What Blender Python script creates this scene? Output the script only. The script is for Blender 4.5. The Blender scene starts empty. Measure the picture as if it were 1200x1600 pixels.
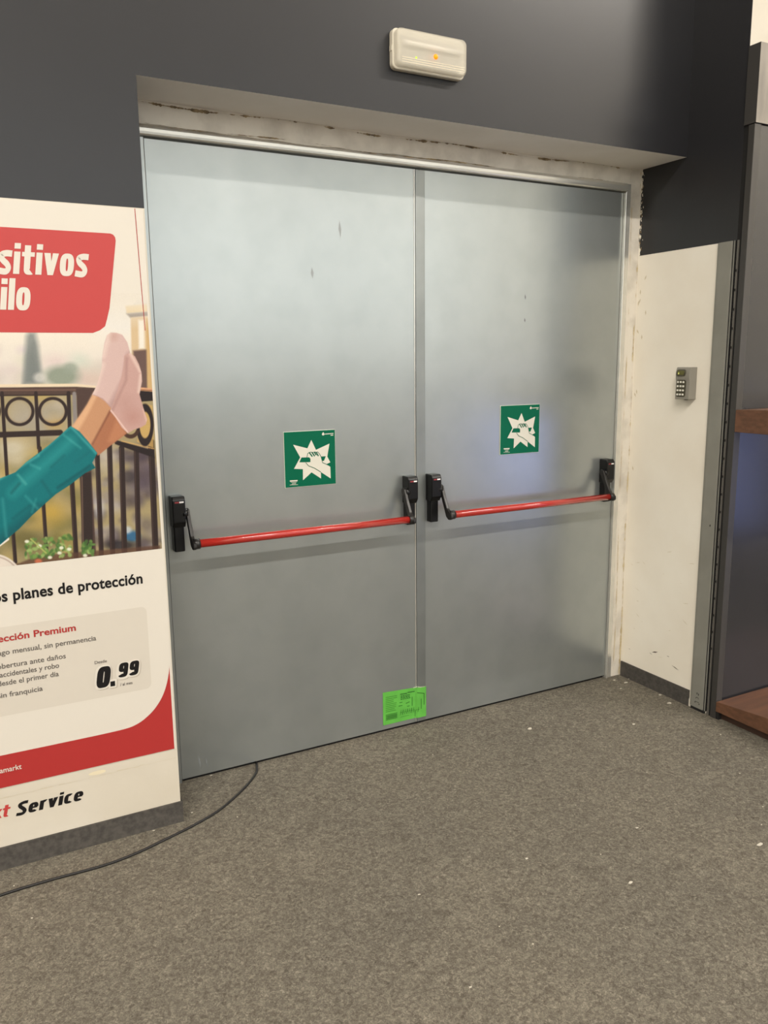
import bpy, bmesh, math, random
import numpy as np
from mathutils import Vector, Matrix

# ------------------------------------------------------------------ camera, world, lamps, exposure
S = bpy.context.scene
COL = S.collection
CAM = Vector((-2.7213, -2.8387, 1.5395))
YAW, PITCH, ROLL, FPX = 0.4880, -0.1827, -0.0109, 1272.16
_fw = Vector((math.sin(YAW)*math.cos(PITCH), math.cos(YAW)*math.cos(PITCH), math.sin(PITCH)))
_rt = Vector((math.cos(YAW), -math.sin(YAW), 0)); _up = _rt.cross(_fw)
RT = math.cos(ROLL)*_rt + math.sin(ROLL)*_up
UP = -math.sin(ROLL)*_rt + math.cos(ROLL)*_up
cam = bpy.data.cameras.new('camera'); camo = bpy.data.objects.new('camera', cam); COL.objects.link(camo)
cam.sensor_fit = 'VERTICAL'; cam.sensor_height = 32.0; cam.lens = FPX/1600*32.0
cam.clip_start = 0.05; cam.clip_end = 100
M = Matrix((RT, UP, -_fw)).transposed().to_4x4(); M.translation = CAM
camo.matrix_world = M
S.camera = camo
S.view_settings.view_transform = 'Standard'; S.view_settings.look = 'None'
S.view_settings.gamma = 1; S.view_settings.use_curve_mapping = False
S.view_settings.exposure = -0.32
S.cycles.use_denoising = True
S.cycles.max_bounces = 8

w = bpy.data.worlds.new('world'); S.world = w; w.use_nodes = True
w.node_tree.nodes['Background'].inputs[0].default_value = (1.0, 0.93, 0.82, 1)
w.node_tree.nodes['Background'].inputs[1].default_value = 0.05

def lamp(name, loc, size, size_y, power, col, target):
    l = bpy.data.lights.new(name, 'AREA'); l.shape = 'RECTANGLE'; l.size = size; l.size_y = size_y
    l.energy = power; l.color = col
    o = bpy.data.objects.new(name, l); COL.objects.link(o); o.location = loc
    d = Vector(target)-Vector(loc); o.rotation_euler = d.to_track_quat('-Z', 'Y').to_euler()
    return o
ROOM_H = 7.9
WARM = (1.0, 0.935, 0.855)
lamp('ceiling_row_front', (0.0, -6.8, ROOM_H-.12), 6.0, .30, 330, WARM, (0.0, -6.8, 0))
lamp('ceiling_row_left', (-7.0, -6.8, ROOM_H-.12), 7.0, .30, 1560, WARM, (-7.0, -6.8, 0))
lamp('ceiling_row_right', (6.0, -6.8, ROOM_H-.12), 5.0, .30, 1150, WARM, (6.0, -6.8, 0))

# ------------------------------------------------------------------ dimensions (metres)
D = 0.254          # front wall face is this far in front of the door
XC = 0.100         # face of the right return wall
XW = -2.147        # left edge of the opening
ZS = 2.364         # height of the opening
ZT = 2.263         # top of the door leaves
ZD = 1.996         # where the dark paint starts
ZB = 0.074         # top of the skirting
YE = -0.53         # front of the right pier

# ------------------------------------------------------------------ materials
def srgb(c):
    return tuple(((x/255)/12.92 if x/255 <= .04045 else ((x/255+.055)/1.055)**2.4) for x in c)
def mat(name, c, rough=.6, metal=0.0, spec=.5, coat=0):
    m = bpy.data.materials.new(name); m.use_nodes = True
    b = m.node_tree.nodes['Principled BSDF']
    b.inputs['Base Color'].default_value = (*srgb(c), 1); b.inputs['Roughness'].default_value = rough
    b.inputs['Metallic'].default_value = metal; b.inputs['Specular IOR Level'].default_value = spec
    b.inputs['Coat Weight'].default_value = coat
    return m
def N(m, t, **kw):
    n = m.node_tree.nodes.new(t)
    for k, v in kw.items():
        if k in n.inputs: n.inputs[k].default_value = v
        else: setattr(n, k, v)
    return n
def L(m, a, b): m.node_tree.links.new(a, b)
def noisy(name, c1, c2, scale=8, rough=.6, metal=0, lo=.35, hi=.65, bump=0, bscale=200, stretch=(1, 1, 1), spec=.5, detail=6, rvar=0):
    """principled material whose colour wanders between c1 and c2 with object-space noise"""
    m = mat(name, c1, rough, metal, spec); b = m.node_tree.nodes['Principled BSDF']
    tc = N(m, 'ShaderNodeTexCoord'); mp = N(m, 'ShaderNodeMapping'); mp.inputs['Scale'].default_value = stretch
    L(m, tc.outputs['Object'], mp.inputs['Vector'])
    nz = N(m, 'ShaderNodeTexNoise', Scale=scale, Detail=detail); L(m, mp.outputs[0], nz.inputs['Vector'])
    r = N(m, 'ShaderNodeValToRGB'); r.color_ramp.elements[0].position = lo; r.color_ramp.elements[1].position = hi
    r.color_ramp.elements[0].color = (*srgb(c1), 1); r.color_ramp.elements[1].color = (*srgb(c2), 1)
    L(m, nz.outputs['Fac'], r.inputs[0]); L(m, r.outputs[0], b.inputs['Base Color'])
    if rvar:
        mr = N(m, 'ShaderNodeMapRange'); mr.inputs['To Min'].default_value = rough-rvar; mr.inputs['To Max'].default_value = rough+rvar
        L(m, nz.outputs['Fac'], mr.inputs[0]); L(m, mr.outputs[0], b.inputs['Roughness'])
    if bump:
        n2 = N(m, 'ShaderNodeTexNoise', Scale=bscale, Detail=4); L(m, tc.outputs['Object'], n2.inputs['Vector'])
        bp = N(m, 'ShaderNodeBump', Strength=bump, Distance=.002); L(m, n2.outputs['Fac'], bp.inputs['Height'])
        L(m, bp.outputs[0], b.inputs['Normal'])
    return m

m_cream = noisy('cream_wall_paint', (238, 233, 221), (231, 224, 210), 3, .55, bump=.15, bscale=60)
m_cream_dim = noisy('dimmed_cream_wall_paint', (202, 195, 181), (195, 187, 171), 3, .55, bump=.15, bscale=60)  # same cream, darkened to offset the stronger light on front-facing walls
m_dark = noisy('anthracite_wall_paint', (35, 35, 38), (32, 32, 35), 2, .32, bump=.05, bscale=40, spec=.5)
m_soffit = noisy('soffit_paint', (238, 234, 228), (230, 225, 217), 4, .6, bump=.15, bscale=60)
m_plaster = noisy('patchy_plaster', (218, 211, 198), (184, 177, 165), 9, .8, lo=.45, hi=.75, bump=.5, bscale=50)
m_stain = noisy('brown_stain', (96, 80, 60), (160, 140, 105), 30, .8)
def zinc():
    m = noisy('galvanised_steel', (174, 179, 178), (163, 168, 167), 2.4, .28, metal=.72, stretch=(1, 1, .55), lo=.3, hi=.75, detail=2)
    b = m.node_tree.nodes['Principled BSDF']
    # fine smudges of the zinc spangle
    ramp = b.inputs['Base Color'].links[0].from_node
    tc = N(m, 'ShaderNodeTexCoord')
    nz = N(m, 'ShaderNodeTexNoise', Scale=9, Detail=2); L(m, tc.outputs['Object'], nz.inputs['Vector'])
    r = N(m, 'ShaderNodeValToRGB'); r.color_ramp.elements[0].position = .42; r.color_ramp.elements[1].position = .7
    r.color_ramp.elements[0].color = (1, 1, 1, 1); r.color_ramp.elements[1].color = (.90, .91, .91, 1)
    L(m, nz.outputs['Fac'], r.inputs[0])
    mx = N(m, 'ShaderNodeMix', data_type='RGBA', blend_type='MULTIPLY'); mx.inputs[0].default_value = .6
    L(m, ramp.outputs[0], mx.inputs[6]); L(m, r.outputs[0], mx.inputs[7]); L(m, mx.outputs[2], b.inputs['Base Color'])
    return m
m_zinc = zinc()
m_frame = noisy('bright_frame_steel', (232, 230, 222), (218, 217, 210), 12, .24, metal=.7, stretch=(.4, 1, 1))
m_rail = noisy('shutter_rail_steel', (140, 139, 131), (130, 129, 121), 5, .45, metal=.15)
m_black = mat('black_plastic', (9, 9, 10), .32, spec=.4)
m_arm = mat('charcoal_plastic', (30, 28, 27), .38)
m_red = mat('red_lacquer', (168, 44, 37), .18, coat=.6)
m_rubber = mat('black_rubber', (16, 15, 15), .8)
m_skirt = noisy('grey_felt_skirting', (78, 74, 69), (60, 57, 53), 60, .95, bump=.3, bscale=300)
m_sticker = noisy('fluorescent_green_paper', (92, 172, 66), (84, 160, 60), 20, .5)
m_ink = mat('dark_green_ink', (22, 84, 18), .6)
m_ink2 = mat('mid_green_ink', (52, 122, 34), .6)
m_sgreen = mat('sign_green', (0, 90, 64), .4, spec=.15)
m_scream = mat('sign_cream', (204, 201, 188), .4)
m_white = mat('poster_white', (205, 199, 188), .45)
m_pred = mat('poster_red', (160, 40, 38), .5)
m_pred2 = mat('banner_red', (176, 56, 54), .5)
m_pgrey = mat('poster_pale_grey', (196, 189, 177), .45)
m_text = mat('poster_black', (24, 22, 22), .5, spec=.2)
m_text2 = mat('poster_grey_text', (92, 86, 80), .5)
m_shad = mat('printed_grey', (176, 168, 154), .5)
m_lamp = mat('cream_plastic', (206, 199, 182), .4)
m_key = mat('grey_plastic', (136, 132, 122), .45)
m_keyd = mat('dark_key_bed', (70, 66, 50), .5)
m_keyb = mat('pale_button', (225, 222, 210), .25)
m_lcd = mat('olive_display', (88, 86, 40), .2)
m_cord = mat('black_cord', (22, 20, 19), .5)
m_gpost = mat('dark_shelf_metal', (64, 62, 60), .4, metal=.2)
m_gpanel = noisy('glossy_graphite_panel', (44, 44, 47), (40, 40, 42), 4, .2, spec=.6)
m_ghead = noisy('brushed_grey_header', (150, 142, 130), (118, 112, 104), 6, .45, stretch=(2, 1, .5))
m_wood = noisy('brown_wood', (108, 74, 54), (88, 60, 43), 5, .45, stretch=(1, 6, 12), bump=.1, bscale=80)
m_chip = mat('white_paint_chip', (196, 190, 176), .8)

def carpet():
    m = mat('needle_felt_carpet', (120, 110, 96), .95, spec=.15); b = m.node_tree.nodes['Principled BSDF']
    tc = N(m, 'ShaderNodeTexCoord')
    a = N(m, 'ShaderNodeTexNoise', Scale=120, Detail=4, Roughness=.75, Distortion=1.2); L(m, tc.outputs['Object'], a.inputs['Vector'])
    ra = N(m, 'ShaderNodeValToRGB'); cr = ra.color_ramp
    cr.elements[0].position = .30; cr.elements[0].color = (*srgb((84, 79, 71)), 1)
    cr.elements[1].position = .72; cr.elements[1].color = (*srgb((154, 148, 135)), 1)
    e = cr.elements.new(.5); e.color = (*srgb((112, 107, 97)), 1)
    L(m, a.outputs['Fac'], ra.inputs[0])
    c = N(m, 'ShaderNodeTexNoise', Scale=1.7, Detail=4); L(m, tc.outputs['Object'], c.inputs['Vector'])
    rc = N(m, 'ShaderNodeValToRGB'); rc.color_ramp.elements[0].position = .35; rc.color_ramp.elements[1].position = .7
    rc.color_ramp.elements[0].color = (.86, .86, .86, 1); rc.color_ramp.elements[1].color = (1.0, .99, .97, 1)
    L(m, c.outputs['Fac'], rc.inputs[0])
    d = N(m, 'ShaderNodeTexNoise', Scale=26, Detail=3, Distortion=2); L(m, tc.outputs['Object'], d.inputs['Vector'])
    rd = N(m, 'ShaderNodeValToRGB'); rd.color_ramp.elements[0].position = .36; rd.color_ramp.elements[1].position = .66
    rd.color_ramp.elements[0].color = (.76, .75, .74, 1); rd.color_ramp.elements[1].color = (1.12, 1.12, 1.11, 1)
    L(m, d.outputs['Fac'], rd.inputs[0])
    x1 = N(m, 'ShaderNodeMix', data_type='RGBA', blend_type='MULTIPLY'); x1.inputs[0].default_value = 1
    x2 = N(m, 'ShaderNodeMix', data_type='RGBA', blend_type='MULTIPLY'); x2.inputs[0].default_value = 1
    L(m, ra.outputs[0], x1.inputs[6]); L(m, rc.outputs[0], x1.inputs[7])
    L(m, x1.outputs[2], x2.inputs[6]); L(m, rd.outputs[0], x2.inputs[7])
    # tiny pale lint
    v = N(m, 'ShaderNodeTexVoronoi', Scale=9); L(m, tc.outputs['Object'], v.inputs['Vector'])
    lt = N(m, 'ShaderNodeMath', operation='LESS_THAN'); lt.inputs[1].default_value = .022; L(m, v.outputs['Distance'], lt.inputs[0])
    x3 = N(m, 'ShaderNodeMix', data_type='RGBA'); x3.inputs[7].default_value = (*srgb((205, 198, 180)), 1)
    L(m, lt.outputs[0], x3.inputs[0]); L(m, x2.outputs[2], x3.inputs[6])
    L(m, x3.outputs[2], b.inputs['Base Color'])
    bp = N(m, 'ShaderNodeBump', Strength=.5, Distance=.003); L(m, a.outputs['Fac'], bp.inputs['Height']); L(m, bp.outputs[0], b.inputs['Normal'])
    return m
m_carpet = carpet()

# ------------------------------------------------------------------ helpers
def link_mesh(name, me, mats, parent=None):
    o = bpy.data.objects.new(name, me); COL.objects.link(o)
    for m in (mats if isinstance(mats, (list, tuple)) else [mats]): me.materials.append(m)
    if parent is not None: o.parent = parent
    return o
class MB:
    """collects shapes into one mesh"""
    def __init__(s): s.bm = bmesh.new()
    def box(s, x0, x1, y0, y1, z0, z1, mi=0, bev=0, seg=2):
        b = bmesh.new(); r = bmesh.ops.create_cube(b, size=1)
        for v in b.verts: v.co = Vector((x0+(v.co.x+.5)*(x1-x0), y0+(v.co.y+.5)*(y1-y0), z0+(v.co.z+.5)*(z1-z0)))
        if bev: bmesh.ops.bevel(b, geom=b.edges[:], offset=bev, segments=seg, affect='EDGES', profile=.5)
        for f in b.faces: f.material_index = mi
        s.merge(b); return s
    def merge(s, b):
        me = bpy.data.meshes.new('t'); b.to_mesh(me); b.free(); s.bm.from_mesh(me); bpy.data.meshes.remove(me)
    def poly(s, pts, mi=0):
        vs = [s.bm.verts.new(p) for p in pts]
        try: f = s.bm.faces.new(vs); f.material_index = mi
        except ValueError: pass
        return s
    def prism(s, pts, d, mi=0, bev=0, seg=2):
        """pts: planar outline (3-D); d: extrusion vector"""
        b = bmesh.new(); d = Vector(d); n = len(pts)
        a = [b.verts.new(p) for p in pts]; c = [b.verts.new(Vector(p)+d) for p in pts]
        b.faces.new(a); b.faces.new(c[::-1])
        for i in range(n): b.faces.new((a[i], c[i], c[(i+1) % n], a[(i+1) % n]))
        bmesh.ops.recalc_face_normals(b, faces=b.faces[:])
        if bev: bmesh.ops.bevel(b, geom=b.edges[:], offset=bev, segments=seg, affect='EDGES', profile=.5)
        for f in b.faces: f.material_index = mi
        s.merge(b); return s
    def tube(s, path, r, seg=14, mi=0, flat=None):
        """round tube along a path; r scalar or list"""
        P = [Vector(p) for p in path]; n = len(P); rings = []
        R = r if isinstance(r, (list, tuple)) else [r]*n
        t0 = (P[1]-P[0]).normalized(); u = t0.orthogonal().normalized()
        for i in range(n):
            t = (P[min(i+1, n-1)]-P[max(i-1, 0)]).normalized()
            u = (u-t*u.dot(t)).normalized(); v = t.cross(u)
            rings.append([s.bm.verts.new(P[i]+R[i]*(math.cos(2*math.pi*k/seg)*u+math.sin(2*math.pi*k/seg)*v)) for k in range(seg)])
        for i in range(n-1):
            for k in range(seg):
                f = s.bm.faces.new((rings[i][k], rings[i][(k+1) % seg], rings[i+1][(k+1) % seg], rings[i+1][k])); f.smooth = True; f.material_index = mi
        for rg in (rings[0][::-1], rings[-1]):
            f = s.bm.faces.new(rg); f.material_index = mi
        return s
    def build(s, name, mats, parent=None, origin=None, bevel=0, smooth=False):
        me = bpy.data.meshes.new(name)
        if smooth:
            for f in s.bm.faces: f.smooth = True
        if origin is not None:
            for v in s.bm.verts: v.co -= Vector(origin)
        s.bm.to_mesh(me); s.bm.free()
        o = link_mesh(name, me, mats, parent)
        if origin is not None: o.location = origin
        if bevel:
            md = o.modifiers.new('bevel', 'BEVEL'); md.width = bevel; md.segments = 3; md.limit_method = 'ANGLE'
        return o
def tag(o, label=None, cat=None, group=None, kind=None):
    if label: o['label'] = label
    if cat: o['category'] = cat
    if group: o['group'] = group
    if kind: o['kind'] = kind
    return o
def struct(name, mb, mats, bevel=0): return tag(mb.build(name, mats, bevel=bevel), kind='structure')
def empty(name, loc, label, cat, group=None):
    o = bpy.data.objects.new(name, None); COL.objects.link(o); o.location = loc; o.empty_display_size = .05
    return tag(o, label, cat, group)
def child(mb, name, mats, parent, bevel=0, smooth=False):
    """build in world coordinates, keep the place under a parent that sits at its own location"""
    o = mb.build(name, mats, None, bevel=bevel, smooth=smooth); off = Vector((0, 0, 0)); p = parent
    while p is not None: off += p.location; p = p.parent
    for v in o.data.vertices: v.co -= off
    o.parent = parent
    return o
def ragged(n, seed, amp):
    r = random.Random(seed); out = []; a = 0
    for i in range(n):
        a = .55*a+r.uniform(-amp, amp); out.append(a)
    return out

def catmull(P, n=8):
    out = []; P = [Vector(p) for p in P]; Q = [2*P[0]-P[1]]+P+[2*P[-1]-P[-2]]
    for i in range(1, len(Q)-2):
        for k in range(n):
            t = k/n; a, b, c, d = Q[i-1:i+3]
            out.append(.5*((2*b)+(c-a)*t+(2*a-5*b+4*c-d)*t*t+(3*b-3*c+d-a)*t**3))
    out.append(P[-1]); return out

# ------------------------------------------------------------------ the shell
TOP = ROOM_H
struct('floor', MB().box(-12, 9, -14, .4, -.1, 0), m_carpet)
struct('ceiling', MB().box(-12, 9, -14, .4, TOP, TOP+.1), mat('ceiling_paint', (225, 220, 210), .8))
struct('wall_left', MB().box(-12.1, -12, -14, .4, 0, TOP), m_cream)
mb = MB(); mb.box(-12, 9, -14.1, -14, 0, 1.3, 1); mb.box(-12, 9, -14.1, -14, 1.3, TOP, 0)
struct('wall_rear', mb, [m_cream, m_dark])
def glow_mat(name, c, st):
    m = mat(name, c, .5); b = m.node_tree.nodes['Principled BSDF']
    b.inputs['Emission Color'].default_value = (*srgb(c), 1); b.inputs['Emission Strength'].default_value = st; return m
# added glowing panes, unseen, that brighten the reflections in the doors
mb = MB()
for k in range(7): mb.box(-11.4+k*2.9, -11.4+k*2.9+2.75, -13.99, -13.96, 1.5, 5.8)
struct('added_window_1', mb, glow_mat('added_daylight_glow', (228, 235, 240), 2.05))
struct('wall_side', MB().box(9, 9.1, -14, YE, 0, TOP), m_cream)
# front wall left of and above the opening (cream below, anthracite above)
mb = MB()
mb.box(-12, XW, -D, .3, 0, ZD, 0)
mb.box(-12, XW, -D, .3, ZD, TOP, 1)
mb.box(XW, XC, -D, .3, ZS, TOP, 1)
o = struct('wall_front', mb, [m_cream_dim, m_dark, m_soffit])
for p in o.data.polygons:
    if p.normal.z < -.9 and abs(p.center.z-ZS) < .001: p.material_index = 2
# right pier: return face, cream to ZD then anthracite with a ragged painted edge; end face cream
mb = MB()
mb.box(XC, 9, YE, .3, 0, TOP, 0)
r1 = ragged(60, 4, .006)
zs = [ZD+(ZS-ZD)*i/59 for i in range(60)]
ex = XC-.0006
for i in range(59):
    y0a, y0b = -.006+r1[i]*1.2, -.006+r1[i+1]*1.2
    mb.poly([(ex, min(y0a, -.001), zs[i]), (ex, min(y0b, -.001), zs[i+1]), (ex, -D, zs[i+1]), (ex, -D, zs[i])], 1)
mb.box(XC-.0006, XC+.001, YE-.0004, -D+.001, ZD, TOP, 1)
o = struct('wall_right', mb, [m_cream, m_dark, m_cream_dim])
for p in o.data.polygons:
    if p.normal.y < -.9 and p.material_index == 0: p.material_index = 2  # front faces take the darkened cream, evening out their stronger light
# lintel and plaster surround behind the opening
mb = MB()
n = 40; r2 = ragged(n, 7, .004); r3 = ragged(n, 9, .003)
def ly(x): return -.034*max(0, min(1, (-x-.3)/1.85))          # the lintel face leans a little forward at the left
for i in range(n-1):
    xa, xb = XW+(XC-XW)*i/(n-1), XW+(XC-XW)*(i+1)/(n-1)
    mb.poly([(xa, ly(xa), ZS+.001), (xb, ly(xb), ZS+.001), (xb, ly(xb)-.002, 2.296+r2[i+1]), (xa, ly(xa)-.002, 2.296+r2[i])])
    mb.poly([(xa, ly(xa)-.002, 2.296+r2[i]), (xb, ly(xb)-.002, 2.296+r2[i+1]), (xb, .06, 2.29), (xa, .06, 2.29)])
for i in range(n-1):
    za, zb = ZS*i/(n-1), ZS*(i+1)/(n-1)
    mb.poly([(.037+r3[i], -.002, za), (XC, -.004, za), (XC, -.004, zb), (.037+r3[i+1], -.002, zb)])
    mb.poly([(.037+r3[i], -.002, za), (.037+r3[i+1], -.002, zb), (.034, .05, zb), (.034, .05, za)])
mb.box(XW, XC, .07, .3, 2.28, ZS, 0); mb.box(.034, XC, .05, .3, 0, ZS, 0)
# reveal on the left, hidden side of the opening
mb.box(XW-.001, XW+.0, -D+.002, .06, 0, ZS, 0)
# brown cracks: below the soffit, and down the right-hand corner
def ribbon(pts, wid, seed, axis, mi):
    rr = random.Random(seed)
    tops, bots = [], []
    a_ = 0
    for (x, y, z) in pts:
        a_ = .93*a_+rr.gauss(0, .22)
        wv = wid*max(.02, min(1.2, a_+.12))
        if axis == 'z': tops.append((x, y, z+wv*.4)); bots.append((x, y, z-wv*.6))
        else: tops.append((x+wv*.3, y, z)); bots.append((x-wv*.7, y, z))
    for i in range(len(pts)-1): mb.poly([tops[i], tops[i+1], bots[i+1], bots[i]], mi)
rr = random.Random(3); pts = []
for i in range(700):
    x = XW+(XC-XW)*i/699
    pts.append((x, ly(x)-.0028, ZS-.006-.004*math.sin(x*9)+rr.uniform(-.0006, .0006)))
ribbon(pts, .009, 5, 'z', 1)
ribbon([(x, y, z-.062+.0*x) for x, y, z in pts[::2]], .004, 6, 'z', 1)
pts = [(XC-.006+.002*math.sin(z*7)+rr.uniform(-.0005, .0005), -.0052, z) for z in [ZS*i/500 for i in range(501)]]
ribbon(pts, .010, 8, 'x', 2)
pts = [(.052+.004*math.sin(z*5)+rr.uniform(-.0006, .0006), -.0046, z) for z in [2.2*i/400 for i in range(401)]]
ribbon(pts, .004, 12, 'x', 2)
# flakes left hanging on the ragged paint edge
for i in range(46):
    z = rr.uniform(ZD, ZS-.02); y = -.005-abs(rr.gauss(0, .008)); s_ = rr.uniform(.002, .0075)
    mb.poly([(XC-.0012, y-s_*.6, z-s_), (XC-.0012, y+s_*.5, z-s_*.6), (XC-.0012, y+s_*.6, z+s_*.8), (XC-.0012, y-s_*.2, z+s_*1.3)], 0 if i % 3 else 1)
struct('trim_3', mb, [m_plaster, m_stain, noisy('ochre_crack', (176, 158, 118), (206, 192, 160), 20, .8)])

# skirting
mb = MB(); mb.box(-12, XW+.006, -D-.007, -D, 0, ZB); mb.box(XW-.001, XW+.006, -D, -.0, 0, ZB)
struct('baseboard_left', mb, m_skirt)
mb = MB(); mb.box(XC-.007, XC, -.434, -.012, 0, ZB); struct('baseboard_right', mb, m_skirt)
mb = MB(); mb.box(XC-.004, XC+.001, -.450, -.434, 0, .035, bev=.001); struct('trim_4', mb, m_plaster)

# ------------------------------------------------------------------ steel door frame and the two leaves
mb = MB()
prof = [(0, 0), (-.014, .001), (-.018, .004), (-.0195, .012), (-.0195, .022), (-.017, .031), (-.010, .035), (0, .036)]
xa, xb = -2.12, .002
mb.prism([(xa, y, ZT+z) for y, z in prof]+[(xa, .05, ZT+.035), (xa, .05, ZT)], (-xa+.0102, 0, 0))
mb.box(xa, .036, .045, .07, ZT-.02, ZT+.03)
struct('trim_1', mb, m_frame, bevel=.0015)
mb = MB()
mb.box(.0015, .010, -.014, .05, 0, ZT-.001, bev=.002); mb.box(.0105, .036, -.007, .05, 0, ZT+.034, bev=.002)
struct('trim_2', mb, m_frame)
mb = MB(); mb.box(-2.118, -2.0806, -.001, .05, 0, ZT-.001, bev=.001)
struct('trim_7', mb, m_zinc)
XM = -1.046
mb = MB(); mb.box(-2.0800, XM-.002, 0, .05, .013, ZT-.004, bev=.0015)
d1 = struct('door_1', mb, m_zinc)
mb = MB(); mb.box(XM+.002, -.0005, 0, .05, .013, ZT-.004, bev=.0015)
d2 = struct('door_2', mb, m_zinc)
mb = MB(); mb.box(-1.067, -1.025, -.006, -.0002, .016, ZT-.007, bev=.0012)
child(mb, 'astragal', noisy('duller_galvanised_steel', (150, 154, 152), (138, 142, 140), 6, .4, metal=.8), d2)
child(MB().box(-1.0715, -1.0685, -.003, -.0001, .016, ZT-.007), 'edge_highlight', m_frame, d1)  # pale strip that puts the seam edge's highlight into the colour
for d_, a, b in ((d1, -2.074, XM), (d2, XM, -.001)):
    child(MB().box(a+.002, b-.002, .012, .045, .0005, .0125), 'bottom_seal', m_rubber, d_)
# little dents and scratches that the leaves carry
mb = MB()
rr = random.Random(11)
def scratch(x, z, l, w_, a):
    c, s_ = math.cos(a), math.sin(a)
    mb.poly([(x+c*dx-s_*dz, -.0003, z+s_*dx+c*dz) for dx, dz in ((-w_, 0), (0, -l), (w_, 0), (0, l))])
for x, z, l in ((-.53, 1.80, .012), (-.53, 1.705, .010)): scratch(x, z, l, .0035, .1)
child(mb, 'scratch', mat('scratched_zinc', (110, 112, 112), .6), d2)
mb = MB()
for x, z, l in ((-1.385, 2.02, .03), (-1.5, 1.86, .02)): scratch(x, z, l, .006, .05)
for i in range(3): scratch(rr.uniform(-2.04, -1.98), rr.uniform(.04, .09), .03, .002, .1)
child(mb, 'scratch', mat('pale_smudge', (150, 154, 154), .55, metal=.5), d1)

# ------------------------------------------------------------------ panic bars
BY, BZ = -.100, .925
def panic_bar(name, label, xl, xr, loc):
    """xl, xr: outer edges of the two housings"""
    r = empty(name, loc, label, 'panic bar', 'red panic bars on the double door')
    W = .045
    child(MB().tube([(xl+W+.016, BY, BZ), (xr-W-.016, BY, BZ)], .0145, 24), 'push_bar', m_red, r)
    for s_, x0 in ((1, xl), (-1, xr-W)):
        mb = MB()
        mb.box(x0+.004, x0+W-.004, -.034, -.0005, BZ-.037, BZ+.10, bev=.004)
        mb.prism([(x0, 0, BZ+.052), (x0, -.040, BZ+.052), (x0, -.052, BZ+.070), (x0, -.052, BZ+.150), (x0, -.044, BZ+.162), (x0, 0, BZ+.162)], (W, 0, 0), bev=.003)
        hx = x0+W if s_ > 0 else x0
        mb.tube([(hx-s_*.01, -.034, BZ+.098), (hx+s_*.008, -.034, BZ+.098)], .019, 20)
        h = child(mb, 'lock_housing', m_black, r)
        # marking on the housing: a red and a white dash
        mb = MB(); zc = BZ+.142
        mb.poly([(x0+.008, -.0524, zc-.0025), (x0+.023, -.0524, zc-.0025), (x0+.023, -.0524, zc+.003), (x0+.008, -.0524, zc+.003)], 0)
        mb.poly([(x0+.024, -.0524, zc-.0025), (x0+.039, -.0524, zc-.0025), (x0+.039, -.0524, zc+.003), (x0+.024, -.0524, zc+.003)], 1)
        child(mb, 'marking', [mat('dull_red_print', (130, 40, 45), .5), mat('white_print', (225, 222, 220), .4)], h)
        ax = hx+s_*.003
        out = [(-.020, .110), (-.030, .118), (-.044, .112), (-.062, .070), (-.088, .024), (-.120, .004), (-.121, -.010), (-.110, -.019), (-.096, -.020), (-.080, -.010), (-.055, .040), (-.030, .088), (-.020, .098)]
        child(MB().prism([(ax, y, BZ+z) for y, z in out], (s_*.013, 0, 0), bev=.003), 'lever_arm', m_arm, r)
        child(MB().tube([(ax+s_*.004, BY, BZ), (ax+s_*.026, BY, BZ)], .0185, 20), 'end_cap', m_arm, r)
    return r
panic_bar('panic_bar', 'red panic bar with black lock housings across the left grey door leaf', -2.068, -1.085, (-1.58, 0, .9))
panic_bar('panic_bar', 'red panic bar with black lock housings across the right grey door leaf', -1.020, -.038, (-.53, 0, .9))

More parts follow.
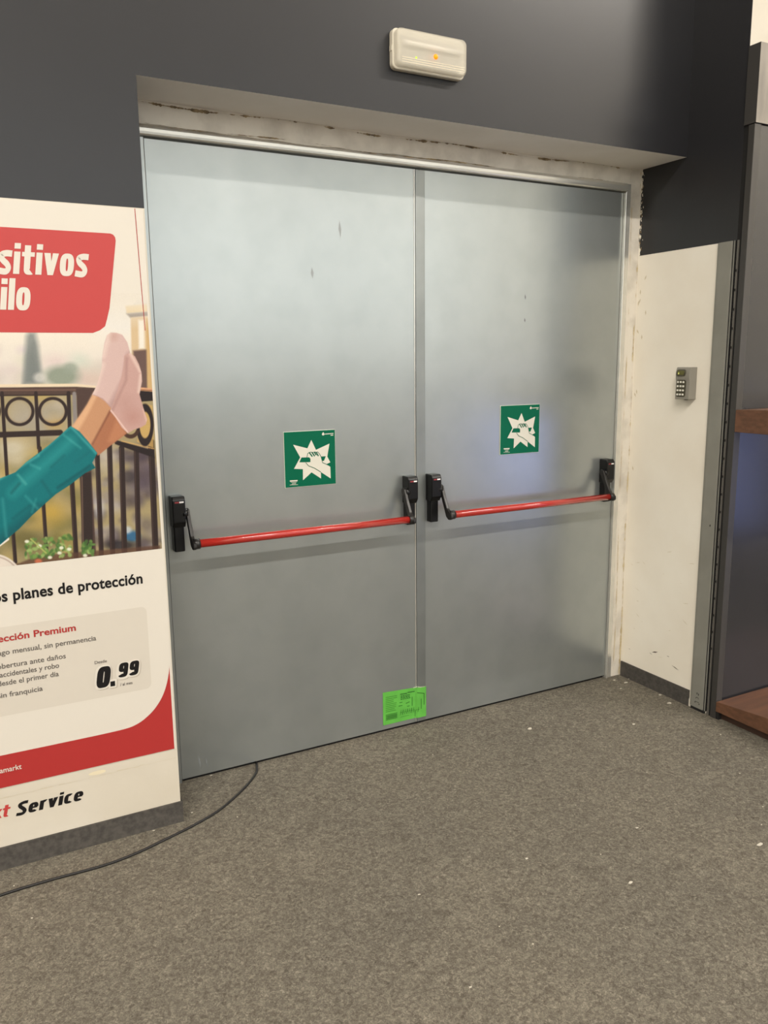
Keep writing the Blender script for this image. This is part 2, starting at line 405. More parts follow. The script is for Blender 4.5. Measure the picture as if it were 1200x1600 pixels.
# ------------------------------------------------------------------ green break-to-open signs
def wall_poly(mb, pts, y, mi): mb.poly([(x, y, z) for x, z in pts], mi)
def stroke(mb, pts, wd, y, mi):
    """open polyline with width in the x-z plane"""
    for (x0, z0), (x1, z1) in zip(pts, pts[1:]):
        dx, dz = x1-x0, z1-z0; l = math.hypot(dx, dz) or 1; nx, nz = -dz/l*wd/2, dx/l*wd/2; ex_, ez = dx/l*wd*.25, dz/l*wd*.25
        mb.poly([(x0-ex_+nx, y, z0-ez+nz), (x0-ex_-nx, y, z0-ez-nz), (x1+ex_-nx, y, z1+ez-nz), (x1+ex_+nx, y, z1+ez+nz)], mi)
def rescue_sign(x0, z0, s_, label, tilt):
    r = empty('safety_sign', (x0, 0, z0), label, 'sign', 'green safety signs on the door')
    child(MB().box(x0, x0+s_, -.0035, -.0003, z0, z0+s_, bev=.0006), 'backing_board', mat('sign_edge', (214, 220, 204), .4), r)
    y = -.0037
    mb = MB(); e = .0012
    wall_poly(mb, [(x0+e, z0+e), (x0+s_-e, z0+e), (x0+s_-e, z0+s_-e), (x0+e, z0+s_-e)], y, 0)
    child(mb, 'printed_face', m_sgreen, r)
    def G(px, py):
        u = (px-154)/874; yb = 1105-45*u; yt = 155-23*u
        return (x0+u*s_, z0+(yb-py)/(yb-yt)*s_)
    def P(l): return [G(*p) for p in l]
    mb = MB()
    wall_poly(mb, P([(615,300),(690,470),(925,370),(882,590),(932,688),(862,720),(800,740),(765,860),(765,960),(605,850),(455,980),(460,790),(310,780),(420,590),(308,372),(545,440)]), y-.0002, 0)
    child(mb, 'star_symbol', m_scream, r)
    mb = MB()
    wall_poly(mb, P([(440,592),(570,592),(592,618),(590,675),(402,673)]), y-.0004, 1)
    wall_poly(mb, P([(772,585),(857,582),(822,662),(786,656)]), y-.0004, 1)
    wall_poly(mb, P([(862,720),(936,690),(936,764)]), y-.0004, 1)
    arm = P([(590,672),(592,618),(570,592),(532,590),(546,528),(572,512),(604,503),(634,514),(664,503),(694,510),(718,505),(748,540),(772,585),(797,690),(866,722),(930,764),(932,965),(762,848),(655,778),(558,738),(512,682)])
    wall_poly(mb, arm, y-.0006, 0)
    g = s_*.011
    for l in ([(512,682),(558,738),(655,778),(762,848)], [(772,585),(797,690),(866,722),(925,752)], [(532,592),(546,528),(572,512),(604,503),(634,514),(664,503),(694,510),(718,505),(748,540),(775,592)]):
        stroke(mb, P(l), g, y-.0008, 1)
    for l in ([(580,520),(622,578)], [(622,512),(662,572)], [(664,512),(690,555)], [(694,514),(726,572)]):
        stroke(mb, P(l), g*2.1, y-.0008, 1)
    child(mb, 'hand_symbol', [m_scream, m_sgreen], r)
    mb = MB()
    q = [(820+22*math.cos(a), 208+22*math.sin(a)) for a in [math.pi*k/8-.6 for k in range(11)]]+[(822, 172)]
    wall_poly(mb, P(q), y-.0002, 0)
    child(mb, 'emblem', m_scream, r); mb = MB()
    stroke(mb, P([(850,208),(995,200)]), s_*.014, y-.0002, 0); stroke(mb, P([(952,230),(990,228)]), s_*.014, y-.0002, 0)
    child(mb, 'maker_text', m_scream, r); mb = MB()
    stroke(mb, P([(240,985),(358,982)]), s_*.022, y-.0002, 0)
    for a, b, yy in ((250,350,1006), (275,335,1024), (265,335,1038), (232,368,1054)): stroke(mb, P([(a,yy),(b,yy-2)]), s_*.006, y-.0002, 0)
    child(mb, 'small_print', m_scream, r)
    return r
rescue_sign(-1.634, 1.0773, .21, 'green square break-to-open sign on the left door leaf', 0)
rescue_sign(-.6511, 1.1403, .21, 'green square break-to-open sign on the right door leaf, mounted higher', 0)

# ------------------------------------------------------------------ fluorescent green delivery sticker
r = empty('green_sticker', (-1.13, -.006, .1), 'bright green printed paper sticker stuck across the foot of the door seam', 'sticker')
def stick(u, v):      # u 0..1 along, v 0..1 up
    x = -1.230+.207*u; z = .033+.147*v+(-.012*u*v if u < 1 else -.010*v)
    y = -.0012 if x < -1.068 else -.0072
    return (x, y, z)
mb = MB(); NU, NV = 24, 8
us = [k/NU for k in range(NU+1)]
for i in range(NU):
    for j in range(NV):
        mb.poly([stick(us[i], j/NV), stick(us[i+1], j/NV), stick(us[i+1], (j+1)/NV), stick(us[i], (j+1)/NV)])
child(mb, 'paper', m_sticker, r)
mb = MB()
def sp(u, v, k=.0006): p = stick(u, v); return (p[0], p[1]-k, p[2])
def bar(u0, v0, u1, v1, t, mi):
    a, b = sp(u0, v0), sp(u1, v1); dx, dz = b[0]-a[0], b[2]-a[2]; l = math.hypot(dx, dz); nx, nz = -dz/l*t/2, dx/l*t/2; yy = min(a[1], b[1])
    mb.poly([(a[0]+nx, yy, a[2]+nz), (a[0]-nx, yy, a[2]-nz), (b[0]-nx, yy, b[2]-nz), (b[0]+nx, yy, b[2]+nz)], mi)
rr = random.Random(2)
for k in range(9): bar(.06, .84-k*.055, .06+rr.uniform(.18, .27), .84-k*.055, .003, 1)
for k in range(4): bar(.06, .30-k*.05, .33, .30-k*.05, .004, 1)
for k in range(9):
    x = .09+k*.027; bar(x, .16, x, .28, .002, 0)
bar(.40, .86, .56, .86, .004, 0); bar(.57, .88, .74, .88, .004, 0)
for k in range(3):
    x = .41
    while x < .62:
        l = rr.uniform(.02, .05); bar(x, .80-k*.05, x+l, .80-k*.05, .0042, 0); x += l+.012
for u0, v0, u1, v1 in ((.38,.60,.45,.60), (.36,.50,.45,.50), (.53,.54,.62,.57), (.56,.44,.62,.44)): bar(u0, v0, u1, v1, .004, 1)
for k in range(9):
    x = .40+k*.05; bar(x, .20, x+.02, .36, .003, 0 if k % 2 else 1); bar(x, .28, x+.035, .28, .003, 1)
bar(.40, .14, .60, .14, .002, 1)
for u0, v0, u1, v1 in ((.78,.50,.78,.84), (.78,.84,.95,.78), (.95,.78,.95,.40), (.68,.42,.68,.72), (.88,.28,.88,.62), (.75,.05,.75,.26)): bar(u0, v0, u1, v1, .0028, 0)
child(mb, 'printed_marks', [m_ink, m_ink2], r)
mb = MB()
top = [stick(u, 1) for u in (.70, .78, .86, .94, 1)]
mb.bm.verts.ensure_lookup_table()
for i in range(4):
    a, b = top[i], top[i+1]; h = (.0035, .006, .004, .003, .001)
    mb.poly([(a[0], a[1]-.001, a[2]-.001), (b[0], b[1]-.001, b[2]-.001), (b[0], b[1]-.004, b[2]+h[i+1]), (a[0], a[1]-.004, a[2]+h[i])])
tag(child(mb, 'peeled_edge', mat('paper_back', (228, 238, 208), .6), r), 'curled white paper edge')

# ------------------------------------------------------------------ emergency light over the door
def rrect(x0, x1, z0, z1, r_, n=7):
    pts = []
    for cx, cz, a0 in ((x1-r_, z1-r_, 0), (x0+r_, z1-r_, 90), (x0+r_, z0+r_, 180), (x1-r_, z0+r_, 270)):
        for k in range(n+1):
            a = math.radians(a0+90*k/n); pts.append((cx+r_*math.cos(a), cz+r_*math.sin(a)))
    return pts
ex0, ex1, ez0, ez1 = -1.309, -1.029, 2.499, 2.621
r = empty('emergency_light', (-1.182, -D, 2.55), 'cream plastic emergency light with glowing orange dot, on the dark wall above the doors', 'emergency light')
child(MB().prism([(x, -D-.0005, z) for x, z in rrect(ex0-.002, ex1+.002, ez0-.002, ez1+.002, .018)], (0, -.022, 0), bev=.003), 'base', m_lamp, r, smooth=False)
m_cover = mat('clear_ribbed_plastic', (214, 208, 192), .28); 
def make_cover():
    m = m_cover; nt = m.node_tree; b = nt.nodes['Principled BSDF']; out = nt.nodes['Material Output']
    tr = N(m, 'ShaderNodeBsdfTransparent'); mx = N(m, 'ShaderNodeMixShader'); mx.inputs[0].default_value = .5
    L(m, tr.outputs[0], mx.inputs[1]); L(m, b.outputs[0], mx.inputs[2]); L(m, mx.outputs[0], out.inputs[0])
make_cover()
mb = MB(); outl = rrect(ex0+.003, ex1-.003, ez0+.003, ez1-.003, .018); cx_, cz_ = (ex0+ex1)/2, (ez0+ez1)/2
lv = [(0, -.023), (.0, -.040), (.002, -.046), (.006, -.049)]
rings = []
for ins, yy in lv:
    rings.append([mb.bm.verts.new((cx_+(x-cx_)*(1-ins/.14), -D+yy, cz_+(z-cz_)*(1-ins/.06))) for x, z in outl])
for a, b in zip(rings, rings[1:]):
    for k in range(len(a)):
        f = mb.bm.faces.new((a[k], a[(k+1) % len(a)], b[(k+1) % len(a)], b[k])); f.smooth = True
mb.bm.faces.new(rings[-1])
child(mb, 'cover', m_cover, r)
mb = MB()
mb.poly([(ex0+.03, -D-.026, ez0+.02), (ex1-.02, -D-.026, ez0+.02), (ex1-.02, -D-.034, cz_-.002), (ex0+.03, -D-.034, cz_-.002)])
mb.poly([(ex0+.03, -D-.024, ez1-.02), (ex1-.02, -D-.024, ez1-.02), (ex1-.02, -D-.028, cz_+.02), (ex0+.03, -D-.028, cz_+.02)])
child(mb, 'reflector', mat('reflector_grey', (170, 164, 152), .3), r)
child(MB().tube([(ex0+.035, -D-.035, cz_+.018), (ex1-.012, -D-.035, cz_+.018)], .008, 16), 'lamp_tube', mat('glass_tube_white', (246, 242, 232), .15), r)
def emis(name, c, st):
    m = mat(name, c, .4); b = m.node_tree.nodes['Principled BSDF']; b.inputs['Emission Color'].default_value = (*srgb(c), 1); b.inputs['Emission Strength'].default_value = st; return m
def dome(x, y, z, r_):
    mb = MB(); b = bmesh.new(); bmesh.ops.create_uvsphere(b, u_segments=16, v_segments=10, radius=r_)
    for v in b.verts: v.co += Vector((x, y, z))
    for f in b.faces: f.smooth = True
    mb.merge(b); return mb
tag(child(dome(cx_+.010, -D-.047, cz_-.014, .0085), 'indicator_lamp', emis('orange_glow', (255, 128, 0), 1.5), r), 'glowing orange indicator')
tag(child(dome(cx_-.066, -D-.048, cz_-.028, .0035), 'indicator_lamp', emis('green_glow', (170, 230, 60), 1.2), r), 'small green indicator')
# fittings visible in the cover: ribs and hinge tabs
mb = MB()
for k in range(3): mb.box(ex0+.02, ex1-.014, -D-.0497, -D-.0486, ez0+.014+k*.007, ez0+.0155+k*.007)
child(mb, 'cover_rib', mat('rib_plastic', (232, 222, 198), .35), r)
mb = MB(); mb.box(ex0-.004, ex0+.0, -D-.020, -D-.004, cz_-.008, cz_+.010, bev=.001); child(mb, 'latch', m_lamp, r)

# ------------------------------------------------------------------ keypad on the return wall
r = empty('keypad', (XC, -.335, 1.43), 'grey access keypad with twelve buttons and small display on the cream side wall', 'keypad')
KY0, KY1, KZ0, KZ1 = -.372, -.298, 1.367, 1.502
mb = MB()
outl = []
NZ = 12
for k in range(NZ+1):
    t = k/NZ; z = KZ0+(KZ1-KZ0)*t
    bulge = .040+.006*math.sin(math.pi*min(1, max(0, (t-.55)/.45)))+.004*(1-t)
    outl.append((XC-bulge, z))
pts = [(x, KY0, z) for x, z in outl]+[(XC-.0005, KY0, KZ1), (XC-.0005, KY0, KZ0)]
mb.prism(pts, (0, KY1-KY0, 0), bev=.0015)
child(mb, 'case', m_key, r)
def kp(yc, z, dx=0):   # point on the keypad face
    t = (z-KZ0)/(KZ1-KZ0); b_ = .040+.006*math.sin(math.pi*min(1, max(0, (t-.55)/.45)))+.004*(1-t)
    return (XC-b_-dx, yc, z)
mb = MB()
pl = rrect(KY0+.018, KY1-.005, KZ0+.010, KZ0+.082, .010)
mb.bm.faces.new([mb.bm.verts.new(kp(y, z, .0012)) for y, z in pl])
child(mb, 'button_bed', m_keyd, r)
mb = MB(); pl = rrect(KY0+.018, KY1-.005, KZ0+.097, KZ0+.126, .011)
mb.bm.faces.new([mb.bm.verts.new(kp(y, z, .0022)) for y, z in pl])
dsp = child(mb, 'display', m_keyd, r)
mb = MB(); pl = rrect(KY0+.026, KY1-.012, KZ0+.103, KZ0+.121, .004)
mb.bm.faces.new([mb.bm.verts.new(kp(y, z, .0030)) for y, z in pl])
mb.poly([kp(KY1-.016, KZ0+.106, .0036), kp(KY1-.022, KZ0+.106, .0036), kp(KY1-.019, KZ0+.116, .0036)], 1)
child(mb, 'screen', [m_lcd, emis('yellow_symbol', (220, 220, 120), .5)], dsp)
for a in range(4):
    for b_ in range(3):
        y = KY1-.0135-b_*.0145; z = KZ0+.020+a*.0175
        p = kp(y, z, .002)
        mb = MB(); mb.box(p[0]-.003, p[0]+.002, y-.0042, y+.0042, z-.004, z+.004, bev=.0016)
        child(mb, 'button', m_keyb, r)
mb = MB(); mb.box(XC-.022, XC-.010, -.340, -.330, KZ0-.004, KZ0+.002, bev=.001); child(mb, 'cable_gland', m_keyd, r)

# ------------------------------------------------------------------ shutter guide rail on the pier end
r = empty('shutter_rail', (XC-.004, -.487, 0), 'grey steel shutter guide rail standing at the edge of the cream side wall', 'rail')
mb = MB()
RX = XC-.012
mb.box(RX+.004, XC-.0008, -.455, -.445, .012, ZD, bev=.001)
mb.box(RX, XC-.0008, -.518, -.455, .012, ZD, bev=.0015)
child(mb, 'channel', m_rail, r)
child(MB().box(RX+.005, XC-.0008, -.5305, -.5185, .012, ZD), 'groove_lining', m_rubber, r)
child(MB().box(RX+.001, RX+.009, -.5285, -.5255, .012, ZD), 'guide_edge', m_rail, r)
mb = MB(); mb.box(RX+.001, XC-.0008, -.525, -.452, .0005, .012); child(mb, 'end_block', m_rubber, r)
mb = MB(); X = RX-.0004
child(MB().box(X-.0004, X+.0003, -.4988, -.4952, .836, .844), 'screw_hole', m_rubber, r)
for y0, y1, z0, z1 in ((-.486,-.483,.075,.084), (-.494,-.491,.072,.081), (-.478,-.475,.034,.040), (-.500,-.497,.031,.037)):
    mb.box(X-.0004, X+.0003, y0, y1, z0, z1)
mb.box(X-.0004, X+.0003, -.498, -.477, .040, .0415)
for a in range(8):
    a0, a1 = math.radians(200-a*28), math.radians(200-(a+1)*28)
    q = [(math.cos(t)*rad, math.sin(t)*rad) for t, rad in ((a0, .008), (a1, .008), (a1, .0055), (a0, .0055))]
    mb.poly([(X-.0004, -.487+u, .057+v*.8) for u, v in q])
child(mb, 'stamped_mark', m_rubber, r)

# ------------------------------------------------------------------ shelving bay against the pier end
r = empty('shelving_unit', (.6, -.60, 0), 'tall graphite shop shelving bay with brown wooden shelves at the right edge', 'shelving unit')
mb = MB()   # slotted upright
mb.box(.092, .099, -.5455, -.5375, 0, ZD+.0, bev=.001)
child(mb, 'edge_strip', mat('edge_strip_metal', (100, 97, 92), .4, metal=.2), r)
mb = MB()
for k in range(22):
    z = .30+k*.075; child(MB().box(.0905, .0918, -.5445, -.5395, z, z+.010), 'slot', m_rubber, r)
mb = MB(); mb.box(.0955, .9, -.553, -.5475, 0, 2.415); mb.box(.0985, .9, -.5475, -.5312, 0, 2.43); child(mb, 'rear_sheet', m_rubber, r)
mb = MB(); mb.box(.089, .125, -.586, -.558, 0, 2.415, bev=.0015); child(mb, 'upright', m_gpost, r)
mb = MB(); mb.box(.1255, 1.05, -.580, -.560, .05, 2.415, bev=.001); child(mb, 'back_panel', m_gpanel, r)
mb = MB(); mb.box(.089, 1.05, -.589, -.535, 2.418, 2.70, bev=.001); hd = child(mb, 'header_panel', [m_gpost, m_ghead], r)
for p in hd.data.polygons:
    if p.normal.y < -.9: p.material_index = 1
def board(name, x0, x1, y0, y1, z0, zt0, zt1, m):
    """shelf whose top rises from zt0 at the back (y1) to zt1 at the front (y0)"""
    b = bmesh.new(); bmesh.ops.create_cube(b, size=1)
    for v in b.verts:
        yy = y0 if v.co.y < 0 else y1; zz = z0 if v.co.z < 0 else (zt1 if v.co.y < 0 else zt0)
        v.co = Vector((x0 if v.co.x < 0 else x1, yy, zz))
    bmesh.ops.bevel(b, geom=b.edges[:], offset=.0015, segments=2, affect='EDGES')
    mb = MB(); mb.merge(b); return child(mb, name, m, r)
board('base_shelf', .086, 1.05, -1.06, -.588, .036, .080, .124, m_wood)
child(MB().box(.112, 1.04, -1.04, -.60, 0, .0355), 'plinth', mat('dark_brown_plinth', (62, 42, 32), .6), r)
board('shelf', .086, 1.05, -1.00, -.588, 1.243, 1.333, 1.345, m_wood)
child(MB().box(.092, .12, -.60, -.5865, 0, .034), 'foot', m_rubber, r)

# ------------------------------------------------------------------ black cord on the carpet
cz = .0042
pts = [(-1.786,.055,cz),(-1.787,.013,cz),(-1.800,-.035,cz),(-1.824,-.082,cz),(-1.898,-.163,cz),(-2.01,-.254,cz),(-2.114,-.306,cz),(-2.232,-.348,cz),(-2.331,-.379,cz),(-2.431,-.394,cz),(-2.579,-.391,cz),(-2.721,-.397,cz),(-2.95,-.43,cz),(-3.3,-.52,cz),(-3.9,-.60,cz)]
mb = MB().tube(catmull(pts), .0042, 10)
tag(mb.build('power_cord', m_cord), 'thin black cord snaking from under the left door leaf across the carpet', 'cord')

# ------------------------------------------------------------------ crumbs and paint chips
def floor_pt(u, v):
    d = _fw+(u-600)/FPX*RT-(v-800)/FPX*UP; t = -CAM.z/d.z; return CAM+t*d
def chip(u, v, s_, label, group, seed, name='paint_chip'):
    rr = random.Random(seed); p = floor_pt(u, v); pts = []
    for k in range(9):
        a = 2*math.pi*k/9; q = s_*rr.uniform(.55, 1.1); pts.append((p.x+q*math.cos(a)*1.3, p.y+q*math.sin(a)*.8, .0008))
    mb = MB().prism(pts, (0, 0, min(.0016, s_*.25)), bev=.0003, seg=1)
    tag(mb.build(name, m_chip, origin=(p.x, p.y, 0)), label, 'paint chip', group)
G = 'white paint crumbs on the carpet'
chip(828, 1139, .011, 'white paint chip lying alone on the carpet in front of the right door leaf', None, 1)
chip(1187, 1320, .010, 'white paint chip lying on the carpet near the right edge, below the shelving bay', None, 2)
chip(1046, 1099, .011, 'white plaster flake on the carpet beside the right skirting', None, 3)
chip(1031, 1086, .008, 'small cream plaster flake on the carpet against the right skirting', None, 4)
chip(978, 1067, .008, 'cream plaster crumb at the foot of the right door jamb', None, 5)
for k, (u, v, s_) in enumerate(((990,1132,.006),(823,1342,.005),(995,1294,.005),(985,1380,.007),(735,1543,.004),(700,1080,.003),(970,1076,.005),(983,1061,.006),(1126,1148,.004),(300,1270,.004),(240,1298,.004),(50,1435,.004),(655,1398,.004),(330,1212,.004),(960,1063,.006))):
    if (u, v) == (700, 1080): continue
    chip(u, v, s_, 'tiny white paint crumb lying on the grey carpet', G, 20+k)

# ------------------------------------------------------------------ poster on the left wall
PY = -D-.002
def W(u, v, y=PY):    # point of the poster's own plane, measured off the photograph
    d = _fw+(u-600)/FPX*RT-(v-800)/FPX*UP; t = (y-CAM.y)/d.y; p = CAM+t*d; return (p.x, p.z)
poster = empty('poster', (-2.6, -D, .27), 'tall white and red advertising poster with a balcony photo on the left wall', 'poster')
PX1 = XW-.004; PX0 = -3.25; PZ0, PZ1 = .268, ZD-.003
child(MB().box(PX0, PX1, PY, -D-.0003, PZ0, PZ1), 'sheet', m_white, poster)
def flat(name, polys, m, k, parent=poster, tagl=None):
    mb = MB()
    for pl in polys: wall_poly(mb, pl, PY-.0003*k, 0)
    o = child(mb, name, m, parent)
    if tagl: o['label'] = tagl
    return o
def arc(c, r_, a0, a1, n=8): return [(c[0]+r_*math.cos(math.radians(a0+(a1-a0)*k/n)), c[1]+r_*math.sin(math.radians(a0+(a1-a0)*k/n))) for k in range(n+1)]
# red foot with its sweeping curve
cur = [W(265.5,1030), W(263,1056), W(257,1080), W(247,1100), W(233,1117), W(213,1132), W(185,1141.5), W(100,1160), W(0,1181)]
cur = [(p.x, p.y) for p in catmull([(x, z, 0) for x, z in cur], 6)]; zl = cur[-1][1]
flat('red_footer', [[(PX1-.006, PZ0+.001)]+[(min(x, PX1-.006), z) for x, z in cur]+[(PX0, zl), (PX0, PZ0+.001)]], m_pred, 1)
# red banner
b0, b1 = W(180,366), W(168,500)
zt_, zb_ = 1.918, 1.632
flat('red_banner', [[(PX0, zt_), (b0[0]-.014, zt_), (b0[0]-.006, zt_-.003), (b0[0]-.001, zt_-.010), (b0[0], zt_-.02), (W(171,480)[0], 1.705), (W(168,497)[0]-.002, 1.672), (W(164,507)[0], 1.652), (W(156,515)[0], 1.640), (W(145,519.5)[0], zb_), (PX0, zb_)]], m_pred2, 3)
flat('border_line', [[(PX1-.0235, PZ1), (PX1-.0255, PZ1), (PX1-.0175, 1.64), (PX1-.0155, 1.64)]], m_pred, 3)
pr = rrect(-3.1, W(232,1000)[0], W(100,1101)[1], W(100,966)[1], .018)
flat('price_panel', [pr], m_pgrey, 1)

# --- printed photograph: a fine grid whose print colours are computed here
def sd_poly(u, v, P):
    P = np.array(P, float); d = np.full(u.shape, 1e9); s_ = np.ones(u.shape)
    n = len(P)
    for i in range(n):
        a = P[i]; b = P[i-1]; ex_, ey = b-a; wx, wy = u-a[0], v-a[1]
        t = np.clip((wx*ex_+wy*ey)/(ex_*ex_+ey*ey+1e-9), 0, 1)
        dx, dy = wx-ex_*t, wy-ey*t; d = np.minimum(d, dx*dx+dy*dy)
        c1 = v >= a[1]; c2 = v < b[1]; c3 = ex_*wy > ey*wx
        s_ = np.where((c1 & c2 & c3) | (~c1 & ~c2 & ~c3), -s_, s_)
    return s_*np.sqrt(d)
def sd_line(u, v, a, b):
    ex_, ey = b[0]-a[0], b[1]-a[1]; t = np.clip(((u-a[0])*ex_+(v-a[1])*ey)/(ex_*ex_+ey*ey+1e-9), 0, 1)
    return np.hypot(u-a[0]-ex_*t, v-a[1]-ey*t)
GX0, GX1 = PX0+.01, PX1-.006
gz0 = .958; gz1 = 1.75
nx_, nz_ = 560, 430
xs_ = np.concatenate([np.linspace(GX0, -2.66, 90, endpoint=False), np.linspace(-2.66, GX1, nx_-90)])
zs_ = np.linspace(gz0, gz1, nz_)
X_, Z_ = np.meshgrid(xs_, zs_)
dx_, dy_, dz_ = X_-CAM.x, PY-CAM.y, Z_-CAM.z
wv_ = dx_*_fw.x+dy_*_fw.y+dz_*_fw.z
U = 600+FPX*(dx_*RT.x+dy_*RT.y+dz_*RT.z)/wv_
V = 800-FPX*(dx_*UP.x+dy_*UP.y+dz_*UP.z)/wv_
img = np.zeros(U.shape+(3,)); 
def lerp(c, m): 
    global img
    m = np.clip(m, 0, 1)[..., None]; img = img*(1-m)+np.array(c, float)*m
def sm(d, s_): return np.clip(.5-d/s_, 0, 1)
def blob(cx, cy, rx, ry, c, k=1.0, soft=1.0, ang=0):
    ca, sa = math.cos(ang), math.sin(ang); a = (U-cx)*ca+(V-cy)*sa; b = -(U-cx)*sa+(V-cy)*ca
    q = np.sqrt((a/rx)**2+(b/ry)**2); lerp(c, k*np.clip((1+soft/2-q)/soft, 0, 1)**1.3)
def poly(P, c, soft=1.2, k=1.0): lerp(c, k*sm(sd_poly(U, V, P), soft))
def line(a, b, wd, c, soft=1.2, k=1.0): lerp(c, k*sm(sd_line(U, V, a, b)-wd/2, soft))
rs = np.random.RandomState(5)
img[:] = (242, 234, 218)
hz = np.clip((V-500)/90, 0, 1); lerp((222, 214, 206), hz)
blob(190, 500, 60, 28, (228, 226, 222), .7, 1.2)
for _ in range(26):
    blob(rs.uniform(-60, 200), rs.uniform(545, 598), rs.uniform(8, 26), rs.uniform(4, 12), (205+rs.randint(-14, 16), 200+rs.randint(-14, 12), 192+rs.randint(-16, 10)), .45, 1.5)
blob(140, 592, 34, 14, (205, 180, 170), .6, 1.4)
poly([(36,600),(38,560),(41,525),(46,518),(55,520),(60,540),(63,570),(68,600)], (140, 145, 142), 10)
poly([(38,600),(43,556),(52,536),(60,570),(62,600)], (118, 124, 122), 12, .8)
blob(96, 588, 28, 17, (142, 152, 136), .95, .7); blob(110, 575, 12, 9, (150, 160, 146), .8, .8); blob(62, 590, 10, 8, (215, 212, 206), .7, .8)
# house at the right
poly([(196,488),(206,478),(214,468),(224,462),(240,455),(240,482)], (205, 203, 200), 3)
poly([(196,478),(240,474),(240,486),(198,490)], (222, 190, 130), 3)
poly([(197,490),(240,486),(240,493),(204,497)], (120, 110, 105), 3)
poly([(204,496),(240,493),(240,604),(207,604)], (214, 188, 150), 3)
poly([(216,500),(225,500),(226,545),(217,545)], (238, 232, 220), 4); poly([(208,548),(240,545),(240,612),(210,612)], (104, 82, 76), 4)
poly([(228,498),(240,498),(240,612),(230,612)], (205, 172, 120), 3)
# garden and street below the rail
low = np.clip((V-606)/4, 0, 1); lerp((176, 160, 118), low)
for _ in range(150):
    cx, cy = rs.uniform(-230, 130), rs.uniform(612, 890); t = rs.rand()
    c = (200, 172, 96) if t < .3 else ((226, 212, 186) if t < .5 and cy < 760 else ((120, 112, 62) if t < .8 else (158, 150, 108)))
    blob(cx, cy, rs.uniform(8, 26), rs.uniform(6, 20), c, .5, 1.3)
blob(60, 660, 70, 30, (176, 170, 160), .7, 1.3); blob(85, 660, 14, 12, (205, 165, 85), .7, 1.3); blob(20, 700, 26, 16, (226, 218, 200), .7, 1.3)
blob(78, 800, 26, 18, (214, 172, 60), .6, 1.4); blob(50, 850, 30, 22, (96, 90, 50), .6, 1.4)
for _ in range(70):
    cx, cy = rs.uniform(135, 250), rs.uniform(705, 875); t = rs.rand()
    c = (150, 142, 150) if t < .35 else ((100, 90, 96) if t < .6 else ((196, 188, 182) if t < .8 else (70, 60, 66)))
    blob(cx, cy, rs.uniform(6, 18), rs.uniform(4, 13), c, .55, 1.2)
blob(165, 715, 16, 26, (206, 196, 180), .7, 1.2); blob(225, 735, 16, 40, (84, 70, 84), .7, 1.2); blob(200, 745, 14, 12, (70, 62, 68), .8, .9)
blob(206, 838, 13, 9, (54, 108, 150), .95, .7); blob(199, 828, 7, 6, (206, 214, 222), .8, .8); blob(188, 852, 26, 8, (40, 36, 42), .8, .8)
blob(155, 795, 9, 16, (214, 212, 216), .7, .9)
DK = (52, 39, 37); DK2 = (42, 32, 33)
poly([(-300,608),(120,604),(155,606),(155,618),(120,617),(-300,622)], (88, 68, 60), 1.5)
poly([(-300,603),(118,599.5),(150,603),(150,606),(118,604),(-300,608)], (232, 214, 184), 1.2)
line((-300, 612), (118, 609), 2.5, (120, 92, 80))
for cx in (-230, -178, -126, -74, -22, 30.5, 82.5):
    blob(cx, 643, 17, 17, (190, 180, 164), .5, .5)
    d = np.abs(np.hypot((U-cx)/1.02, V-643)-20.5); lerp(DK, sm(d-2.4, 1.3)); d = np.abs(np.hypot((U-cx)/1.02, V-642)-17.8); lerp((176, 140, 104), sm(d-.5, .9)*.5*(V > 640))
for a, b, wd in (((3,614),(11,742),5.5), ((56,614),(60.5,700),5.5), ((107,614),(109,672),6), ((-300,690),(94,676),9), ((-300,621),(106,617),2)):
    line(a, b, wd, DK)
for x in (-257, -205, -152, -100, -48): line((x, 614), (x+10, 890), 5.5, DK)
poly([(119,608),(150,608),(140,690),(150,866),(130,868),(122,690)], (84, 64, 58), 2)
line((116, 615), (118, 672), 6, (150, 142, 140), 2)
for a, b, wd in (((62,700),(72.5,858),6), ((18,800),(24,878),6), ((112,745),(119,870),7.5), ((152,712),(158.5,868),7.5), ((171,695),(176,864),8), ((190,700),(194.5,862),8.5), ((213,705),(216.5,860),8), ((236,690),(243,858),9.5)):
    line(a, b, wd, DK)
    line((a[0]-wd*.3, a[1]), (b[0]-wd*.3, b[1]), 1.2, (104, 82, 72), 1.2, .6)
poly([(126,740),(142,738),(146,866),(128,868)], (54, 42, 40), 1.5); line((128, 745), (130, 866), 2, (110, 88, 76))
poly([(176,686),(240,704),(242,716),(180,694)], DK2, 1.3); line((190, 689), (240, 701), 1.4, (226, 180, 110))
poly([(216,610),(240,612),(241,626),(217,628)], DK2, 1.3); poly([(216,605),(240,607),(240,612),(216,610)], (226, 170, 128), 1); line((216,609),(240,610.5),1.0,(120,70,46))
lerp((218, 178, 104), sm(sd_poly(U, V, [(226,630),(238,634),(240,700),(214,690)]), 1.5)*.8)
d = np.abs(np.hypot((U-226.5)/11, (V-664)/27)-1)*13; lerp(DK2, sm(d-3.0, 1.3))
d = np.abs(np.hypot((U-204)/12, (V-668)/14)-1)*11; lerp((74, 50, 40), sm(d-2.5, 1.3)*(V > 672))
poly([(-300,884),(30,880),(60,868),(250,852),(255,880),(30,900),(-300,920)], (96, 66, 52), 3, .8)
img[V > 607] *= .93
